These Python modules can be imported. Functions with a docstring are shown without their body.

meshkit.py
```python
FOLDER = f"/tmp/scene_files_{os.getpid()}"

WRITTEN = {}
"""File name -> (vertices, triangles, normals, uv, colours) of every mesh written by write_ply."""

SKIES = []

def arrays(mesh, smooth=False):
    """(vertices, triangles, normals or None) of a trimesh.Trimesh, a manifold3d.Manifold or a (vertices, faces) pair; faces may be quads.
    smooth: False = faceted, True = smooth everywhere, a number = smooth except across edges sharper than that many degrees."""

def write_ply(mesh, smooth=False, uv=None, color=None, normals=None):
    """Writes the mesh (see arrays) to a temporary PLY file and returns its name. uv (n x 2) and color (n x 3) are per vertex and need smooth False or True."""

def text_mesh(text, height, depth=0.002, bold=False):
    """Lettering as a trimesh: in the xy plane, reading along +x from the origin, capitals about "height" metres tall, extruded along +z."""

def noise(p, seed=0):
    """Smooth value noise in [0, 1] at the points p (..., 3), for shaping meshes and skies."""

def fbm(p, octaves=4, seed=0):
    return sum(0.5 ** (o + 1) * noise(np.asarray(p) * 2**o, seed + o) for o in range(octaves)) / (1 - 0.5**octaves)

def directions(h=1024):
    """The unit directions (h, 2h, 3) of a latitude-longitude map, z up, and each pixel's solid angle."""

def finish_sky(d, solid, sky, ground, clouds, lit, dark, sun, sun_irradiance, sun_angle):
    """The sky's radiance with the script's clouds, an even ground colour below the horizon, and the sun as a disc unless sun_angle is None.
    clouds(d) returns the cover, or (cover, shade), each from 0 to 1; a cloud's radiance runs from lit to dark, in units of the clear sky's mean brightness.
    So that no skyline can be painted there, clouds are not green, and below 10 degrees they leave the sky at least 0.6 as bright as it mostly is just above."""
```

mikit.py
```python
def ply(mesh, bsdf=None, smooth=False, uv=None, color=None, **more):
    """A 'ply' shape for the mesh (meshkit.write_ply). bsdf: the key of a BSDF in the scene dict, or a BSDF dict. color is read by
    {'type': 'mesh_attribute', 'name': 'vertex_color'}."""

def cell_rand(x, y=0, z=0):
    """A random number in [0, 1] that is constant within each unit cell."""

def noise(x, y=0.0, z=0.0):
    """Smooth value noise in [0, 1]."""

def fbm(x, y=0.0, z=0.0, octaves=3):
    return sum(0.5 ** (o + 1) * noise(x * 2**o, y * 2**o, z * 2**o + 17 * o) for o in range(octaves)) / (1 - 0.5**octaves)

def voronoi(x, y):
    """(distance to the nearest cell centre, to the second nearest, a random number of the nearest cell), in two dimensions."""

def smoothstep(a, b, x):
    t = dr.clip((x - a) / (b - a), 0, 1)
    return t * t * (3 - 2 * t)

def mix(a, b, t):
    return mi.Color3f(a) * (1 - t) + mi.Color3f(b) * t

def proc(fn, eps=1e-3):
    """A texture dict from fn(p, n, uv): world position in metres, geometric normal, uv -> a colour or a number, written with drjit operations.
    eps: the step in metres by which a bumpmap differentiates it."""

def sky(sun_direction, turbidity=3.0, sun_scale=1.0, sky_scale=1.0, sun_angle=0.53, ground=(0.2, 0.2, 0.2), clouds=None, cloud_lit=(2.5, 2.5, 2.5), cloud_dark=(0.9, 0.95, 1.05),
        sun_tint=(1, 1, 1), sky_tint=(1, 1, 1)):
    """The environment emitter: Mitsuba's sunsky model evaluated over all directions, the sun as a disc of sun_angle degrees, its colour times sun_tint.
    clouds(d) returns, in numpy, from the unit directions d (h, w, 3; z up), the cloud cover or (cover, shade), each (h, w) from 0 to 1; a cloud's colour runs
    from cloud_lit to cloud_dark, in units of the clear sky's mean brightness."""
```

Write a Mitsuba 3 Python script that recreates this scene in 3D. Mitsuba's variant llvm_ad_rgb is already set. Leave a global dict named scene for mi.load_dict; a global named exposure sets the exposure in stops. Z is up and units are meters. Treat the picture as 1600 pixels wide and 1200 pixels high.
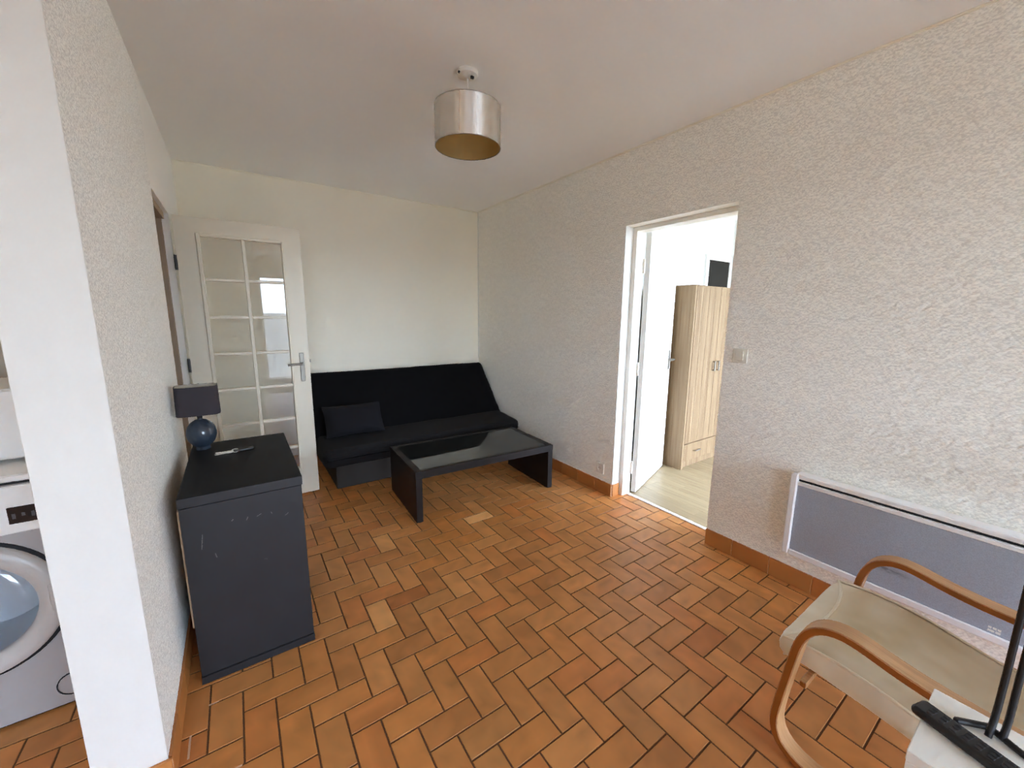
import math, random
import numpy as np
import trimesh
import manifold3d as m3
import mitsuba as mi
import drjit as dr
import mikit, meshkit
from mikit import proc, noise, fbm, voronoi, cell_rand, smoothstep, mix
from shapely.geometry import box as sbox
from shapely.ops import unary_union

T = mi.ScalarTransform4f
RNG = random.Random(7)
scene, labels = {}, {}

# ------------------------------------------------------------------ camera, sky, exposure
YAW, PITCH, ROLL, CAM_H, FOCAL = 0.6042, 0.1713, 0.0088, 1.3935, 622.28
_f = np.array([math.sin(YAW) * math.cos(PITCH), math.cos(YAW) * math.cos(PITCH), -math.sin(PITCH)])
_r = np.array([math.cos(YAW), -math.sin(YAW), 0.0])
_u = np.cross(_r, _f)
CAM = np.array([math.cos(ROLL) * _r + math.sin(ROLL) * _u, -math.sin(ROLL) * _r + math.cos(ROLL) * _u, _f])
EYE = np.array([0.0, 0.0, CAM_H])
scene['camera'] = {'type': 'perspective', 'fov': math.degrees(2 * math.atan(800 / FOCAL)), 'fov_axis': 'x', 'near_clip': 0.02, 'far_clip': 200.0,
                   'to_world': T().look_at(origin=EYE.tolist(), target=(EYE + CAM[2]).tolist(), up=CAM[1].tolist())}
scene['sky'] = mikit.sky((0.25, 0.75, 0.61), turbidity=4.0, sun_scale=0.0, sky_scale=1.0, sky_tint=(0.90, 1.0, 1.12), ground=(0.285, 0.28, 0.26),
                         clouds=lambda d: (0.6 + 0 * d[..., 2], 0.35 + 0 * d[..., 2]), cloud_lit=(1.48, 1.62, 1.84), cloud_dark=(0.93, 1.04, 1.2))
exposure = 6.6


# ------------------------------------------------------------------ helpers
def numbered(key):
    if key not in scene and key not in labels:
        return key
    k = 1
    while f'{key}_{k:03d}' in scene or f'{key}_{k:03d}' in labels:
        k += 1
    return f'{key}_{k:03d}'


def thing(name, label, cat, group=None):
    key = numbered(name)
    labels[key] = {'label': label, 'category': cat}
    if group:
        labels[key]['group'] = group
    return key


def struct(name, label=None):
    labels[name] = {'kind': 'structure'}
    if label:
        labels[name]['label'] = label
    return name


def put(key, mesh, bsdf, smooth=False, **more):
    scene[key] = mikit.ply(mesh, bsdf, smooth, **more)
    return key


def part(parent, name, mesh, bsdf, smooth=False, label=None, **more):
    key = numbered(f'{parent}__{name}')
    put(key, mesh, bsdf, smooth, **more)
    if label:
        labels[key] = {'label': label}
    return key


def one(name, mesh, bsdf, label, cat, group=None, smooth=False, **more):
    key = thing(name, label, cat, group)
    put(key, mesh, bsdf, smooth, **more)
    return key


def cat(*ms):
    out = []
    for m in ms:
        out.extend(m if isinstance(m, (list, tuple)) else [m])
    return trimesh.util.concatenate(out)


def bx(x0, x1, y0, y1, z0, z1, c=0.0):
    """A box, its edges chamfered by c."""
    if c <= 0:
        m = trimesh.creation.box((x1 - x0, y1 - y0, z1 - z0))
        m.apply_translation(((x0 + x1) / 2, (y0 + y1) / 2, (z0 + z1) / 2))
        return m
    P = []
    for X, sx in ((x0, 1), (x1, -1)):
        for Y, sy in ((y0, 1), (y1, -1)):
            for Z, sz in ((z0, 1), (z1, -1)):
                P += [(X + sx * c, Y + sy * c, Z), (X + sx * c, Y, Z + sz * c), (X, Y + sy * c, Z + sz * c)]
    return trimesh.convex.convex_hull(np.array(P))


def to_tri(man):
    m = man.to_mesh()
    return trimesh.Trimesh(np.array(m.vert_properties)[:, :3], np.array(m.tri_verts), process=False)


def mbox(x0, x1, y0, y1, z0, z1):
    return m3.Manifold.cube([x1 - x0, y1 - y0, z1 - z0]).translate([x0, y0, z0])


def walled(b, holes=()):
    w = mbox(*b)
    for h in holes:
        w = w - mbox(*h)
    return to_tri(w)


def soft_hull(points, r, seg=20):
    """The hull of spheres of radius r at the points: a padded block."""
    s = m3.Manifold.sphere(r, seg)
    return to_tri(m3.Manifold.batch_hull([s.translate(list(map(float, p))) for p in points]))


def soft_box(x0, x1, y0, y1, z0, z1, r, seg=20):
    return soft_hull([(x, y, z) for x in (x0 + r, x1 - r) for y in (y0 + r, y1 - r) for z in (z0 + r, z1 - r)], r, seg)


def lathe(profile, seg=48):
    """Revolves (radius, z) points about z."""
    p = np.array(profile, float)
    a = np.linspace(0, 2 * np.pi, seg, endpoint=False)
    v = np.stack([p[:, None, 0] * np.cos(a), p[:, None, 0] * np.sin(a), np.repeat(p[:, 1:2], seg, 1)], -1).reshape(-1, 3)
    f = []
    for i in range(len(p) - 1):
        for j in range(seg):
            k = (j + 1) % seg
            f += [[i * seg + j, i * seg + k, (i + 1) * seg + k], [i * seg + j, (i + 1) * seg + k, (i + 1) * seg + j]]
    m = trimesh.Trimesh(v, f, process=True)
    m.update_faces(m.nondegenerate_faces())
    return m


def tube(pts, r, seg=10):
    p = np.array(pts, float)
    t = np.gradient(p, axis=0)
    t /= np.linalg.norm(t, axis=1, keepdims=True) + 1e-12
    a = np.zeros_like(p)
    ref = np.array([0.0, 0, 1]) if abs(t[0, 2]) < 0.9 else np.array([1.0, 0, 0])
    for i in range(len(p)):
        q = ref - t[i] * (ref @ t[i])
        a[i] = q / np.linalg.norm(q)
        ref = a[i]
    b = np.cross(t, a)
    ang = np.linspace(0, 2 * np.pi, seg, endpoint=False)
    v = (p[:, None] + r * (np.cos(ang)[None, :, None] * a[:, None] + np.sin(ang)[None, :, None] * b[:, None])).reshape(-1, 3)
    f = []
    for i in range(len(p) - 1):
        for j in range(seg):
            k = (j + 1) % seg
            f += [[i * seg + j, i * seg + k, (i + 1) * seg + k], [i * seg + j, (i + 1) * seg + k, (i + 1) * seg + j]]
    n = len(v)
    v = np.vstack([v, p[:1], p[-1:]])
    for j in range(seg):
        k = (j + 1) % seg
        f += [[n, k, j], [n + 1, (len(p) - 1) * seg + j, (len(p) - 1) * seg + k]]
    return trimesh.Trimesh(v, f, process=False)


def smooth_path(pts, n=60):
    from scipy.interpolate import CubicSpline
    p = np.array(pts, float)
    s = np.concatenate([[0], np.cumsum(np.linalg.norm(np.diff(p, axis=0), axis=1))])
    return CubicSpline(s, p)(np.linspace(0, s[-1], n))


def band(path_yz, x0, x1, th, c=0.003):
    """A laminated wooden band: a path in (y, z), th thick, from x0 to x1, edges eased."""
    p = np.array(path_yz, float)
    t = np.gradient(p, axis=0)
    t /= np.linalg.norm(t, axis=1, keepdims=True)
    n = np.stack([-t[:, 1], t[:, 0]], 1)
    h = th / 2
    ring = [(x0 + c, -h), (x1 - c, -h), (x1, -h + c), (x1, h - c), (x1 - c, h), (x0 + c, h), (x0, h - c), (x0, -h + c)]
    v = np.array([[[x, *(p[i] + n[i] * o)] for x, o in ring] for i in range(len(p))]).reshape(-1, 3)
    k, f = len(ring), []
    for i in range(len(p) - 1):
        for j in range(k):
            q = (j + 1) % k
            f += [[i * k + j, i * k + q, (i + 1) * k + q], [i * k + j, (i + 1) * k + q, (i + 1) * k + j]]
    for j in range(1, k - 1):
        f += [[0, j + 1, j], [(len(p) - 1) * k, (len(p) - 1) * k + j, (len(p) - 1) * k + j + 1]]
    m = trimesh.Trimesh(v, f, process=False)
    m.fix_normals()
    return m


def move(m, rot=0.0, at=(0, 0, 0)):
    m = m.copy()
    m.apply_transform(trimesh.transformations.rotation_matrix(rot, (0, 0, 1)))
    m.apply_translation(at)
    return m


def lin(r, g, b):
    """An sRGB colour (0..255) as linear rgb."""
    return [((c / 255 + 0.055) / 1.055) ** 2.4 if c > 10 else c / 255 / 12.92 for c in (r, g, b)]


# ------------------------------------------------------------------ materials
def rgb(c):
    return {'type': 'rgb', 'value': [float(x) for x in c]}


def mat(key, color, rough=0.5, spec=0.5, **more):
    d = {'type': 'principled', 'base_color': color if isinstance(color, dict) else rgb(color), 'roughness': rough, 'specular': spec}
    d.update(more)
    scene[key] = {'type': 'twosided', 'bsdf': d}


def bumped(key, color, height, scale, eps, rough=0.7, spec=0.3):
    scene[key] = {'type': 'twosided', 'bsdf': {'type': 'bumpmap', 'arbitrary': proc(height, eps), 'scale': scale,
                                              'bsdf': {'type': 'principled', 'base_color': color if isinstance(color, dict) else rgb(color), 'roughness': rough, 'specular': spec}}}


def h_stucco(p, n, uv):
    a = fbm(p.x * 55, p.y * 55, p.z * 55, octaves=2)
    b = noise(p.x * 130 + 7, p.y * 130, p.z * 130)
    return smoothstep(0.3, 0.75, a) * 0.75 + 0.25 * b


def h_crepi(p, n, uv):
    a = noise(p.x * 120, p.y * 120, p.z * 120)
    b = noise(p.x * 240 + 3, p.y * 240, p.z * 240)
    return 0.65 * smoothstep(0.25, 0.8, a) + 0.35 * b


def c_wall(p, n, uv):
    t = fbm(p.x * 1.3 + 3, p.y * 1.3, p.z * 1.3, octaves=3)
    return mix(lin(241, 238, 227), lin(246, 244, 236), t)


bumped('m_stucco', proc(c_wall), h_stucco, 0.0042, 0.002, 0.85, 0.2)
bumped('m_crepi', rgb(lin(232, 229, 221)), h_crepi, 0.0030, 0.0012, 0.85, 0.2)


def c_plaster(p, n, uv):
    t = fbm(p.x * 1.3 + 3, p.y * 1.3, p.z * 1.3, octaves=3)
    g = noise(p.x * 150 + 31, p.y * 150, p.z * 150) * 0.6 + noise(p.x * 290, p.y * 290, p.z * 290) * 0.4  # colour speckle standing in for the fine shading of the relief
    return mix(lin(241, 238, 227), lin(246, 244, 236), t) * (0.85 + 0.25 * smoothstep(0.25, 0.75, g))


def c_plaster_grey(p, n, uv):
    g = noise(p.x * 190 + 31, p.y * 190, p.z * 190) * 0.6 + noise(p.x * 330, p.y * 330, p.z * 330) * 0.4  # light and dark grain painted in, imitating shading on the rough coat
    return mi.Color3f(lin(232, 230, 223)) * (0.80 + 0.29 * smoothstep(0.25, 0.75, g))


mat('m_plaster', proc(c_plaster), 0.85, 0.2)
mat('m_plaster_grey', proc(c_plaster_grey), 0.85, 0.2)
mat('m_wall_smooth', lin(243, 236, 217), 0.6, 0.3)
mat('m_wall_end', lin(226, 224, 218), 0.6, 0.3)
mat('m_wall_shade_tone', lin(172, 162, 146), 0.6, 0.3)  # kitchen back wall, its shade put into the colour
mat('m_ceiling', lin(238, 236, 231), 0.8, 0.2)
mat('m_white_room', lin(228, 228, 224), 0.6, 0.3)
mat('m_frame_white', lin(236, 232, 222), 0.35, 0.5)
mat('m_door_cream', lin(226, 217, 196), 0.35, 0.5)
mat('m_frame_shade_tone', lin(150, 128, 105), 0.5, 0.4)  # pale door frame coloured brown to carry the shade it stands in
mat('m_grout', lin(98, 66, 44), 0.9, 0.2)
mat('m_facade', lin(236, 230, 220), 0.8, 0.2)
vcol = {'type': 'mesh_attribute', 'name': 'vertex_color'}
mat('m_tile', vcol, 0.45, 0.38)
mat('m_skirting_tile', vcol, 0.35, 0.5)
mat('m_joint_light', lin(205, 170, 140), 0.9, 0.2)


def c_laminate(p, n, uv):
    k = cell_rand(dr.floor(p.x / 0.19), dr.floor(p.y / 1.2 + 0.37 * dr.floor(p.x / 0.19)))
    g = fbm(p.x * 60 + 9 * k, p.y * 3 + 30 * k, 0, octaves=3)
    return mix(lin(132, 112, 84), lin(172, 154, 122), 0.25 + 0.55 * g + 0.2 * k)


mat('m_laminate', proc(c_laminate), 0.35, 0.5)


def c_oak(p, n, uv):
    k = cell_rand(dr.floor(p.x / 0.0485 + 0.3), dr.floor(p.y / 0.1))
    g = fbm(p.x * 70 + p.y * 70 + 13 * k, 40 * k, p.z * 2.2, octaves=3)
    return mix(lin(112, 85, 58), lin(164, 138, 106), 0.02 + 0.75 * g + 0.34 * k)


mat('m_oak', proc(c_oak), 0.5, 0.4)
mat('m_dark_fabric', lin(16, 15, 17), 0.95, 0.1, sheen=0.1)
mat('m_seat_fabric', lin(30, 29, 30), 0.95, 0.2, sheen=0.3)
mat('m_skirt_fabric', lin(62, 58, 54), 0.95, 0.2, sheen=0.2)
mat('m_cushion_fabric', lin(26, 25, 28), 0.95, 0.2, sheen=0.2)
mat('m_table_wood', lin(30, 25, 24), 0.5, 0.3)
scene['m_table_glass'] = {'type': 'plastic', 'diffuse_reflectance': rgb(lin(34, 36, 35)), 'int_ior': 1.6}
mat('m_board_dark', lin(26, 27, 29), 0.6, 0.2)


def c_scuffed(p, n, uv):
    s = mi.Float(0)
    for ax, az, bx_, bz, w in ((-0.165, 0.60, -0.172, 0.545, 0.0016), (-0.03, 0.618, -0.025, 0.628, 0.002), (0.005, 0.622, 0.018, 0.63, 0.002), (-0.075, 0.628, -0.071, 0.632, 0.002),
                               (0.098, 0.60, 0.108, 0.607, 0.002), (-0.135, 0.515, -0.132, 0.5, 0.002), (0.05, 0.628, 0.054, 0.62, 0.0015), (0.015, 0.44, 0.022, 0.436, 0.0012)):
        dx, dz = bx_ - ax, bz - az
        t = dr.clip(((p.x - ax) * dx + (p.z - az) * dz) / (dx * dx + dz * dz), 0, 1)
        d = dr.sqrt(dr.square(p.x - ax - t * dx) + dr.square(p.z - az - t * dz))
        s = dr.maximum(s, 1 - smoothstep(w * 0.4, w, d))
    m = fbm(p.x * 9, p.y * 9, p.z * 5, octaves=2)
    return mix(mix(lin(29, 31, 34), lin(34, 36, 40), m), lin(110, 108, 105), s * 0.6)


mat('m_board_end', proc(c_scuffed), 0.42, 0.5)
mat('m_hardboard', lin(168, 140, 112), 0.8, 0.2)
mat('m_lamp_shade', lin(66, 62, 66), 0.9, 0.2)
mat('m_shade_lining', lin(190, 184, 170), 0.8, 0.2)
mat('m_lamp_glaze', lin(50, 61, 74), 0.12, 0.6, clearcoat=0.6)
mat('m_chrome', lin(200, 200, 198), 0.2, 0.5, metallic=1.0)
mat('m_steel', lin(150, 145, 136), 0.45, 0.5, metallic=0.85)
mat('m_key', lin(225, 222, 212), 0.3, 0.6, metallic=0.25)
mat('m_black_plastic', lin(24, 24, 25), 0.35, 0.5)
mat('m_button', lin(40, 40, 42), 0.6, 0.3)
mat('m_rubber_grey', lin(70, 70, 72), 0.6, 0.4)
mat('m_white_plastic', lin(226, 224, 216), 0.35, 0.5)
mat('m_old_plastic', lin(222, 217, 202), 0.4, 0.5)
scene['m_shade_metal'] = {'type': 'twosided', 'bsdf': {'type': 'roughconductor', 'material': 'Al', 'alpha_u': 0.08, 'alpha_v': 0.45, 'specular_reflectance': rgb((.93, .89, .82))}}
mat('m_shade_gold', lin(196, 168, 112), 0.4, 0.5, metallic=0.7)
mat('m_bulb', lin(240, 238, 230), 0.2, 0.5)
mat('m_white_metal', lin(238, 238, 238), 0.3, 0.5)


def c_heater(p, n, uv):
    s = dr.exp(-dr.square((p.y - 0.352) / 0.05) - dr.square((p.z - 0.335) / 0.011)) * fbm(p.y * 60, p.z * 120, 0, octaves=2)
    d = noise(p.y * 420, p.z * 420, 1)
    return mix(mix(lin(152, 160, 172), lin(168, 176, 188), d), lin(70, 66, 66), dr.clip(s * 1.1, 0, 0.7))


mat('m_heater_panel', proc(c_heater), 0.4, 0.5)
mat('m_slot_dark', lin(30, 31, 34), 0.7, 0.3)


def c_bentwood(p, n, uv):
    g = fbm(p.x * 160, p.y * 14, p.z * 14, octaves=2)
    edge = smoothstep(0.6, 0.8, dr.abs(n.x))
    return mix(mix(lin(176, 132, 88), lin(202, 160, 116), g), mix(lin(138, 76, 30), lin(164, 96, 42), g), edge)


mat('m_bentwood', proc(c_bentwood), 0.32, 0.5)


def c_leather(p, n, uv):
    a = fbm(p.x * 7, p.y * 7, p.z * 7, octaves=3)
    b = fbm(p.x * 26 + 5, p.y * 9, p.z * 9, octaves=2)
    worn = (smoothstep(0.3, 0.75, a) * 0.65 + 0.35) * smoothstep(0.55, 0.95, n.z) * smoothstep(0.44, 0.33, p.y)
    return mix(mix(lin(236, 229, 212), lin(220, 208, 184), b), lin(192, 174, 138), worn * 0.9)


mat('m_leather', proc(c_leather), 0.45, 0.5)
mat('m_piping', lin(232, 224, 204), 0.45, 0.5)
mat('m_unit_white', lin(232, 230, 222), 0.3, 0.5)
mat('m_machine', lin(160, 157, 156), 0.35, 0.5)
mat('m_machine_light', lin(226, 225, 222), 0.3, 0.5)
mat('m_machine_ring', lin(182, 178, 174), 0.28, 0.6)
mat('m_machine_top', lin(205, 200, 185), 0.4, 0.5)
mat('m_display', lin(14, 16, 20), 0.15, 0.6)
mat('m_drum_lightened', lin(176, 186, 194), 0.35, 0.5, metallic=0.4)  # drum colour lightened to imitate reflections in the door glass
scene['m_bowl_glass'] = {'type': 'dielectric', 'int_ior': 1.5}
scene['m_pane'] = {'type': 'thindielectric', 'int_ior': 1.52, 'specular_transmittance': rgb((.80, .79, .76))}
mat('m_picture_dark', lin(38, 35, 31), 0.5, 0.2)

# ------------------------------------------------------------------ dimensions of the place
XL, XR, YB, YW, H = -0.277, 2.304, 4.0265, -3.0, 2.5
YE, THK = 1.3698, 0.1515                      # free end and thickness of the left wall
XLB = XL - THK
DY0, DY1, DZ = 1.1923, 1.9587, 2.0116         # doorway to the bedroom
XRB = XR + 0.175
LY0, LY1, LZ = 2.70, 3.335, 1.99              # doorway in the left wall
XK = -2.4                                     # kitchen's far side
YK = 2.56                                     # kitchen's and bedroom's back wall
XBED = 4.9
YWB = 0.0                                    # unseen bedroom front wall, brought inward to strengthen light through the doorway
HB0 = 0.09
WINDOWS = ((0.45, 2.25, 0.02, 2.15, YW), (2.80, 4.75, 0.02, 2.32, YWB), (-1.9, -.75, 0.95, 2.15, YW))  # unseen: bedroom opening enlarged for light spill, kitchen opening added to light the machine

# ------------------------------------------------------------------ shell
struct('wall_left'); put('wall_left', walled((XLB, XL, YE, YB, 0, H), [(XLB - .1, XL + .1, LY0, LY1, -.1, LZ)]), 'm_crepi')
# its smooth painted end face
part('wall_left', 'end_face', bx(XLB - .001, XL + .001, YE - .006, YE, 0.0, H, .0015), 'm_wall_end', label='smooth white end face of the wall')
struct('wall_back'); put('wall_back', walled((XK - .2, XBED + .2, YB, YB + .2, -.1, H)), 'm_wall_smooth')
struct('wall_right'); put('wall_right', walled((XR, XRB, YW, YB, 0, H), [(XR - .1, XRB + .1, DY0, DY1, -.1, DZ)]), 'm_stucco')


def plaster(axis_x, y0, y1, z0, z1, step, height, amp, hole, out):
    """The rough coat of a wall face at x = axis_x: a grid whose relief stands out by up to amp."""
    ys, zs = np.linspace(y0, y1, int((y1 - y0) / step) + 1), np.linspace(z0, z1, int((z1 - z0) / step) + 1)
    Y, Z = np.meshgrid(ys, zs)
    p = np.stack([Y * 0, Y, Z], -1)
    h = height(p)
    edge = np.minimum(np.minimum(Y - y0, y1 - Y), np.minimum(Z - z0, z1 - Z))
    if hole:
        edge = np.minimum(edge, np.maximum(np.maximum(hole[0] - Y, Y - hole[1]), Z - hole[2]))
    h = h * np.clip(edge / (2 * step), 0, 1)
    v = np.stack([axis_x + out * (.0004 + amp * h), Y, Z], -1).reshape(-1, 3)
    n, m = Y.shape
    i = (np.arange(n - 1)[:, None] * m + np.arange(m - 1)).ravel()
    q = np.stack([i, i + 1, i + m + 1, i + m], 1)
    if hole:
        c = v[q].mean(1)
        q = q[~((c[:, 1] > hole[0]) & (c[:, 1] < hole[1]) & (c[:, 2] < hole[2]))]
    if out < 0:
        q = q[:, ::-1]
    return trimesh.Trimesh(v, np.vstack([q[:, [0, 1, 2]], q[:, [0, 2, 3]]]), process=False)


def rough(p):
    a = meshkit.fbm(p * 80, 2, 11)
    t = np.clip((a - .3) / .42, 0, 1)
    return .72 * t * t * (3 - 2 * t) + .28 * meshkit.noise(p * 140, 12)


def grainy(p):
    t = np.clip((meshkit.noise(p * 130, 21) - .25) / .6, 0, 1)
    return .6 * t + .4 * meshkit.noise(p * 75, 22)


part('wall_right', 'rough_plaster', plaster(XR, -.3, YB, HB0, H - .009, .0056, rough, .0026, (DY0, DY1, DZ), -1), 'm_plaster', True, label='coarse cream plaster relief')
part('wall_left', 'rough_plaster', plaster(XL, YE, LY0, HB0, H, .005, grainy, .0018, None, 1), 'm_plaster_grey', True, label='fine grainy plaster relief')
struct('ceiling'); put('ceiling', cat(walled((XK - .2, XRB, YW - .2, YB + .2, H, H + .2)), walled((XRB, XBED + .2, YWB - .2, YB + .2, H, H + .2))), 'm_ceiling')
struct('wall_front')
put('wall_front', walled((XK - .2, XRB, YW - .25, YW, -.1, H), [(x0, x1, YW - .4, YW + .1, z0, z1) for x0, x1, z0, z1, y in WINDOWS if y == YW]), 'm_facade')
struct('wall_bedroom_front')
put('wall_bedroom_front', walled((XRB, XBED + .2, YWB - .25, YWB, -.1, H), [(x0, x1, YWB - .4, YWB + .1, z0, z1) for x0, x1, z0, z1, y in WINDOWS if y == YWB]), 'm_facade')
for k, (x0, x1, z0, z1, yw) in enumerate(WINDOWS):
    w = struct(f'window_{k + 1}')
    y0, y1 = yw - .16, yw - .10
    part(w, 'frame', cat(bx(x0, x0 + .05, y0, y1, z0, z1), bx(x1 - .05, x1, y0, y1, z0, z1), bx(x0 + .05, x1 - .05, y0, y1, z1 - .05, z1), bx(x0 + .05, x1 - .05, y0, y1, z0, z0 + .03)), 'm_frame_white')
struct('wall_kitchen'); put('wall_kitchen', walled((XK, XLB, YK, YK + .1, 0, H)), 'm_wall_shade_tone')
struct('wall_kitchen_side'); put('wall_kitchen_side', walled((XK - .2, XK, YW, YB, -.1, H)), 'm_wall_smooth')
struct('wall_bedroom'); put('wall_bedroom', walled((XRB, XBED, YK, YK + .1, 0, H)), 'm_white_room')
struct('wall_bedroom_side'); put('wall_bedroom_side', walled((XBED, XBED + .2, YWB, YB, -.1, H)), 'm_white_room')
struct('wall_bedroom_partition'); put('wall_bedroom_partition', walled((XRB, XRB + .008, YWB, YK, 0, H), [(XRB - .1, XRB + .1, DY0, DY1, -.1, DZ)]), 'm_white_room')

# fine caulk beads in the corners
part(struct('trim_1'), 'bead', cat(bx(XR - .007, XR, YB - .02, YB, .9, H, .002)), 'm_wall_end')
part(struct('trim_2'), 'bead', bx(XR - .008, XR, YW, YB - .02, H - .009, H, .002), 'm_wall_smooth')
part(struct('trim_3'), 'bead', bx(XL + .02, XR - .02, YB - .008, YB, H - .009, H, .002), 'm_wall_smooth')

# ------------------------------------------------------------------ terracotta floor: a herringbone of two-to-one tiles
struct('floor')
put('floor', walled((XK - .2, XRB - .012, YW - .2, YB + .2, -.12, -.0025)), 'm_grout')
W, OX, OY, GAP = 0.0985, 0.296, 1.119, 0.0052
region = unary_union([sbox(XL, YW, XR, YB), sbox(XK, YW, XL, YE), sbox(XK, YE, XLB, YK), sbox(XR - .001, DY0, XRB - .035, DY1), sbox(XLB, LY0, XL + .001, LY1), sbox(-1.6, YK + .1, XLB, YB)])


def project(p):
    d = (np.atleast_2d(p) - EYE) @ CAM.T
    z = np.maximum(d[:, 2], 1e-6)
    return np.stack([800 + FOCAL * d[:, 0] / z, 600 - FOCAL * d[:, 1] / z], 1), d[:, 2]


BASE = np.array(lin(186, 126, 71))
BASE = BASE * 1.09
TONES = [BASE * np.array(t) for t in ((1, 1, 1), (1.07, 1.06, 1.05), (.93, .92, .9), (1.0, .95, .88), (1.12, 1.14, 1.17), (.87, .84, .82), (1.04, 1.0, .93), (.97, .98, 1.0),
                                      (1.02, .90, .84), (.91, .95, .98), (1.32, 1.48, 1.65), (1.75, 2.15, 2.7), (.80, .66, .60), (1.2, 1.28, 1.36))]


def tile_mesh(w, h, tone, seed):
    """A terracotta tile w by h with eased edges, its mottling per vertex, top at z 0."""
    e, n, m = 0.0016, 6, 4
    xs, ys = np.linspace(-w / 2 + e, w / 2 - e, n), np.linspace(-h / 2 + e, h / 2 - e, m)
    top = [(x, y, 0) for y in ys for x in xs]
    f = []
    for j in range(m - 1):
        for i in range(n - 1):
            a = j * n + i
            f += [[a, a + 1, a + n + 1], [a, a + n + 1, a + n]]
    c4 = [0, n - 1, n * m - 1, n * (m - 1)]
    o = len(top)
    q = [(-w / 2, -h / 2), (w / 2, -h / 2), (w / 2, h / 2), (-w / 2, h / 2)]
    v = np.array(top + [(x, y, -.0016) for x, y in q] + [(x, y, -.006) for x, y in q])
    for k in range(4):
        a, b = k, (k + 1) % 4
        f += [[c4[a], o + a, o + b], [c4[a], o + b, c4[b]], [o + a, o + 4 + a, o + 4 + b], [o + a, o + 4 + b, o + b]]
    mott = meshkit.fbm(np.array(v) * [16, 22, 1] + [seed * 3.7, seed * 1.3, 0], 3, seed)
    edge = np.clip(np.maximum(np.abs(v[:, 0]) / (w / 2), np.abs(v[:, 1]) / (h / 2)), 0, 1)
    col = tone * (0.74 + 0.52 * mott[:, None]) * np.where(v[:, 2:] < -.001, .72, 1)
    return trimesh.Trimesh(v, f, process=False), np.clip(col, 0, 1)


protos = {}


def proto(tone, seed):
    if (tone, seed) not in protos:
        m, c = tile_mesh(2 * W - GAP, W - GAP, TONES[tone], seed + 31 * tone)
        protos[tone, seed] = (mikit.ply(m, 'm_tile', False, color=c), m, c)
    return protos[tone, seed]


marked = {}


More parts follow.
